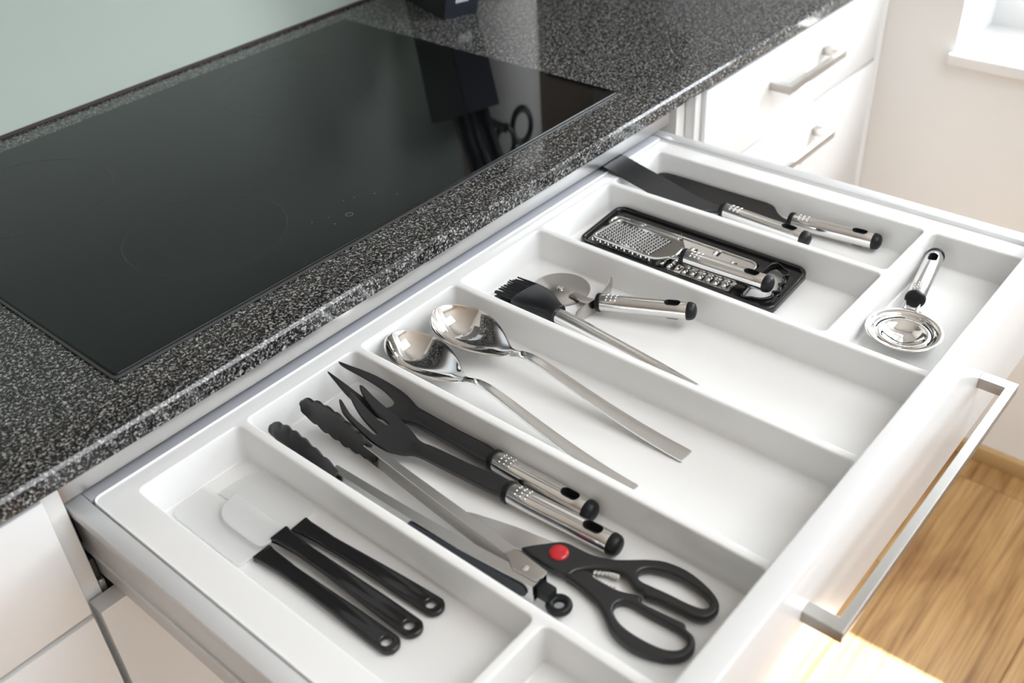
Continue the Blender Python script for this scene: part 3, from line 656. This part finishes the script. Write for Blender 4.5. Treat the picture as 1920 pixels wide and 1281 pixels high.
lp2 = smooth_loop([(703, -63), (712, -64.5), (717.5, -73), (719, -92), (719, -145), (719.5, -195), (719.8, -214), (717, -226), (711, -234), (707.5, -243), (706.5, -254), (698.5, -254), (698, -243), (697, -232), (692.5, -214), (689, -188), (681, -160), (678, -140), (677.5, -100), (680, -78), (689, -66)], 3)
def z2(x, y): return F+1.6+interp(x, [677, 719], [0, 11.0])*interp(y, [-254, -225], [.55, 1])
k2.add('blade', xf(plate([lp2], -.9, .9, 0.5, 1), lambda p: (p[0], p[1], z2(p[0], p[1])+p[2])), 'nylon')
add_grip(k2, (702.4, -253, F+10.4), (711, -361, F+12.5))

# ------------------------------------------------------------------ egg separator
eg = Thing('egg_separator', 'round steel egg separator with a steel grip alone in the front right compartment', 'egg separator', (570, -445, F))
ec = (568, -448.5, F)
eg.add('dish', lathe([(0, 4.6), (8, 4.8), (14, 6.2), (19, 9.4), (22, 11.2), (24.2, 11.6), (25.6, 10.4), (27.4, 10.6), (29, 12.6), (30.6, 14.2), (33.5, 15.0), (36, 15.4), (36.6, 15.0), (36, 14.2), (33, 13.8), (30.5, 12.9), (28, 9.6), (25.4, 9.2), (24, 10.4), (22.4, 10.2), (19.5, 8.2), (14.5, 5.0), (8.4, 3.5), (0, 3.3)], 72, ec), 'steel_mirror', angle=60)
for a0 in (20, 140, 260):
    arc_o = [(ec[0]+26.9*math.cos(math.radians(a0+k*8)), ec[1]+26.9*math.sin(math.radians(a0+k*8))) for k in range(11)]
    arc_i = [(ec[0]+25.7*math.cos(math.radians(a0+k*8)), ec[1]+25.7*math.sin(math.radians(a0+k*8))) for k in range(10, -1, -1)]
    eg.add('slot', plate([arc_o+arc_i], F+10.55, F+10.9, .05, 0), 'hole_black')
for s_ in (-1, 1):
    eg.add('tang', sweep([(602, -440+s_*6.5, F+14.6), (608, -438.5+s_*6.0, F+15.2), (615, -437+s_*5.6, F+16.2), (622, -436+s_*5, F+17)], (2.0, .8), 10, 4), 'steel_mirror')
add_grip(eg, (617, -437.5, F+17.5), (715.5, -420, F+18.0))

# ------------------------------------------------------------------ kitchen scissors
sc_ = Thing('scissors', 'black-handled kitchen scissors with a red pivot button', 'scissors', (145, -400, F))
s1 = [(126, -333), (130.5, -333.6), (142, -343.5), (150.5, -351.5), (153.6, -359), (154.4, -370), (155.8, -381), (161.5, -395), (169.9, -406.5), (177.8, -416.5), (184.2, -428.2), (186.8, -445.7), (183.8, -463.2), (178.8, -475.8), (173.1, -482), (166.1, -483.8), (157.4, -480.8), (153.2, -473.2), (152.3, -466), (151.5, -456), (149.9, -441.8), (147.6, -434.3), (149.8, -430), (149.8, -422.9), (154, -412.1), (153.2, -401.2), (144.5, -388.5), (135, -380), (127.5, -377.3), (124.6, -363), (124.6, -349.6)]
s1i = [(159.7, -419.4), (165.4, -418.3), (171.9, -423.6), (176.6, -436.6), (177.8, -451.6), (175.8, -466.4), (172.4, -474.2), (167.1, -476.6), (163, -472.7), (160.7, -462.3), (159.6, -447.7), (157.8, -433.2), (157, -424.2)]
s2 = [(127.1, -375), (136, -378), (142.5, -385.9), (139.6, -393), (139.6, -404), (140.2, -412.6), (142.3, -420.4), (145.6, -428), (145.2, -433), (142.0, -435.6), (142.8, -446.7), (144.4, -460.8), (145.4, -470.2), (142, -474), (140.4, -480.4), (136.2, -485), (128.8, -487.8), (119.7, -485.8), (112.4, -478.8), (107, -467.6), (103.8, -453.6), (104.9, -440.7), (108.5, -430.4), (114.9, -420.9), (120.8, -410.2), (124.3, -396.1), (126.2, -384.8)]
s2i = [(122.9, -423.2), (129.5, -421.3), (134.4, -424.1), (136.4, -430.6), (136.4, -443), (137.2, -457.9), (137.6, -471.2), (135.1, -478.6), (129.1, -481.4), (122.3, -478.2), (117.5, -469.8), (115.3, -456.3), (115.2, -442.7), (117.4, -431.8)]
h2 = sc_.add('handle', plate([smooth_loop(s2, 3), smooth_loop(s2i, 3)], F+.6, F+8.6, 2.4, 3), 'nylon', label='lower black handle loop')
h1 = sc_.add('handle', plate([smooth_loop(s1, 3), smooth_loop(s1i, 3)], F+2.6, F+10.4, 2.4, 3), 'nylon', label='upper black handle loop')
sc_.add('pivot_button', lathe([(8.0, -1), (8.0, .5), (7.4, 1.3), (5.4, 2.1), (2.6, 2.5), (0, 2.6)], 36, (140.2, -358.6, F+10.2)), 'red_plastic', label='red pivot button')
sc_.add('blade', plate([rounded_poly([(128.5, -260, 1), (134.5, -272, 4), (145.0, -312, 6), (151.0, -348, 3), (130, -345, 3), (127, -325, 2)])], F+3.2, F+4.8, .4, 1), 'steel_blade')
sc_.add('blade', plate([rounded_poly([(127.5, -262, 1), (130, -300, 4), (147, -340, 3), (148.5, -349, 2), (126, -340, 2), (124.5, -300, 4)])], F+1.2, F+2.8, .4, 1), 'steel_blade')
for rowp in (((143.5, -388.2), (150.8, -408.5), 1), ((141.2, -391.0), (142.0, -412.0), -1)):
    a, b, s_ = Vector(rowp[0]), Vector(rowp[1]), rowp[2]; d = (b-a).normalized(); n2 = Vector((-d.y, d.x))*s_
    pts = []
    for k in range(15): pts.append(a.lerp(b, k/14)+(n2*-.6 if k % 2 else n2*.9)+n2*(-1.6*math.sin(math.pi*k/14)*(-1)))
    pts2 = [tuple(p) for p in pts]+[tuple(b+n2*4), tuple(a+n2*4)]
    sc_.add('teeth', plate([pts2], F+3.6, F+7.2, .2, 0), 'steel_mirror', parent=h1 if s_ > 0 else h2)

# ------------------------------------------------------------------ on the worktop behind the cooktop
kb = Thing('knife_block', 'tall black knife block standing behind the cooktop', 'knife block', (835, 440, 0))
ang = math.radians(-18); u_ = Vector((math.cos(ang), math.sin(ang))); v__ = Vector((-math.sin(ang), math.cos(ang)))
def kbp(p): q = Vector((798, 383))+u_*p[0]+v__*(p[1]); return (q.x, q.y, p[2])
def slab_tilt(x0, x1, y0, y1, z0, z1f, z1b, lean, bev_=2):
    g = box(x0, x1, y0, y1, 0, 1, 0)
    return xf(g, lambda p: kbp((p[0], p[1]+lean*p[2], z0+((z1f if p[1] < (y0+y1)/2 else z1b)-z0)*p[2])))
kb.add('body', slab_tilt(0, 58, 1, 130, .3, 140, 205, -52), 'gloss_black')
kb.add('front_face', slab_tilt(0.5, 57.5, -1.5, 1, .3, 139, 140, -52), 'block_navy')
for i in range(5):
    kb.add('logo_bar', slab_tilt(18+i*4.5, 21+i*4.5, -10.5, -9.5, 24, 36, 36, -4.5), 'white_print')
for i, (du, dv, ln) in enumerate([(14, 22, 112), (40, 24, 118), (14, 58, 108), (42, 60, 120), (28, 92, 116)]):
    z0 = 140+65*dv/130-6; base = kbp((du, dv-50, 0))
    kn = Thing('knife', ['black-handled knife in the block, nearest the cooktop', 'black-handled knife at the right of the front row of the block', 'black-handled knife at the left of the middle row of the block', 'black-handled knife at the right of the middle row of the block', 'black-handled knife in the back row of the block'][i], 'knife', (base[0], base[1], z0), 'knives in the block')
    dv_ = Vector((u_.x*.10-v__.x*.36, u_.y*.10-v__.y*.36, 1)).normalized(); b0 = Vector((base[0], base[1], z0))
    kn.add('handle', sweep([tuple(b0+dv_*q) for q in (0, 4, 40, 80, ln-6, ln)], [(7, 10), (8, 11), (7.5, 10), (8, 11.5), (8, 12), (5, 9)], 16, 3, up=(v__.x, v__.y, 0)), 'gloss_black')
    kn.add('bolster', sweep([tuple(b0+dv_*q) for q in (-3, 1)], (7.5, 10.5), 16, 3, up=(v__.x, v__.y, 0)), 'steel_blade')
sb = kbp((50, -6, 0)); kc = Thing('kitchen_shears', 'black-handled shears standing in the knife block', 'scissors', (sb[0], sb[1], 160))
for s_ in (0, 1):
    R_ = torus((0, 0, 0), 22, 5, 30, 10)
    kc.add('handle_loop', xf(R_, lambda p: (sb[0]+u_.x*(p[0]*.8+32+s_*34)-v__.x*(14+p[2]), sb[1]+u_.y*(p[0]*.8+32+s_*34)-v__.y*(14+p[2]), 226+s_*-22+p[1]*1.35)), 'gloss_black')
kc.add('shank', sweep([(sb[0], sb[1], 150), (sb[0]-v__.x*6+u_.x*8, sb[1]-v__.y*6+u_.y*8, 180), (sb[0]+u_.x*34-v__.x*14, sb[1]+u_.y*34-v__.y*14, 200)], [(9, 6), (9, 6), (14, 6)], 12, 3), 'gloss_black')
pr = Thing('kitchen_roll', 'white kitchen roll standing beside the knife block', 'kitchen roll', (985, 440, 0))
pr.add('foot', lathe([(72, .3), (74, 3), (72, 8), (10, 9)], 40, (985, 440, 0)), 'steel_blade')
pr.add('paper', lathe([(20, 10), (60, 10), (64, 14), (64, 318), (58, 326), (44, 330), (20, 330)], 48, (985, 440, 0)), 'paper')
pr.add('rod', lathe([(6, 8), (6, 340), (9, 342), (9, 352), (0, 356)], 20, (985, 440, 0)), 'steel_blade')
cm_ = Thing('coffee_machine', 'dark coffee machine standing in the far corner of the worktop', 'coffee machine', (1305, 420, 0))
cm_.add('body', box(1215, 1395, 380, 545, 0.3, 275, 16, 3), 'machine_dark')
cm_.add('brew_head', box(1235, 1375, 300, 390, 175, 268, 14, 3), 'machine_dark')
cm_.add('drip_tray', box(1232, 1378, 285, 382, .3, 36, 6, 2), 'machine_dark')
cm_.add('button', lathe([(9, 0), (9, 3), (0, 4)], 18, (1290, 330, 267)), 'amber')
cl = Thing('added_top_light', 'flat white panel on the ceiling, added for fill light from above', 'fill_panel', (750, -1550, FL+2500))  # unseen panel, added only to carry the fill light from above
cl.add('housing', box(-10, 1390, -2100, -1000, FL+2450, FL+2499, 3, 2), 'ceiling_white'); cl.add('diffuser', box(10, 1370, -2080, -1020, FL+2440, FL+2450), 'white_print')
# unseen wall units above the cooktop, hung low to shade the wall behind
hd = Thing('extractor_hood', 'grey extractor hood on the wall above the cooktop', 'extractor hood', (356, 565, 450))
hd.add('canopy', box(-30, 745, 100, 565, 450, 510, 4, 2), 'hood_grey')
hd.add('chimney', box(220, 500, 290, 565, 510, FL+2499, 4, 2), 'hood_grey')
wc_ = Thing('wall_cabinet', 'taupe oak wall cabinet on the wall left of the extractor hood', 'cabinet', (-500, 558, 430), 'taupe oak wall cabinets')
wc_.add('body', box(-1000, -60, 232, 565, 430, 1260), 'taupe_oak'); wc_.add('door', box(-998, -532, 212, 231, 428, 1262, 1.2, 2), 'taupe_oak'); wc_.add('door', box(-528, -62, 212, 231, 428, 1262, 1.2, 2), 'taupe_oak')
wd_ = Thing('wall_cabinet', 'taupe oak wall cabinet on the wall right of the extractor hood', 'cabinet', (1080, 558, 430), 'taupe oak wall cabinets')
wd_.add('body', box(775, 1405, 232, 565, 430, 1260), 'taupe_oak'); wd_.add('door', box(777, 1088, 212, 231, 428, 1262, 1.2, 2), 'taupe_oak'); wd_.add('door', box(1092, 1403, 212, 231, 428, 1262, 1.2, 2), 'taupe_oak')
bpy.context.view_layer.update()
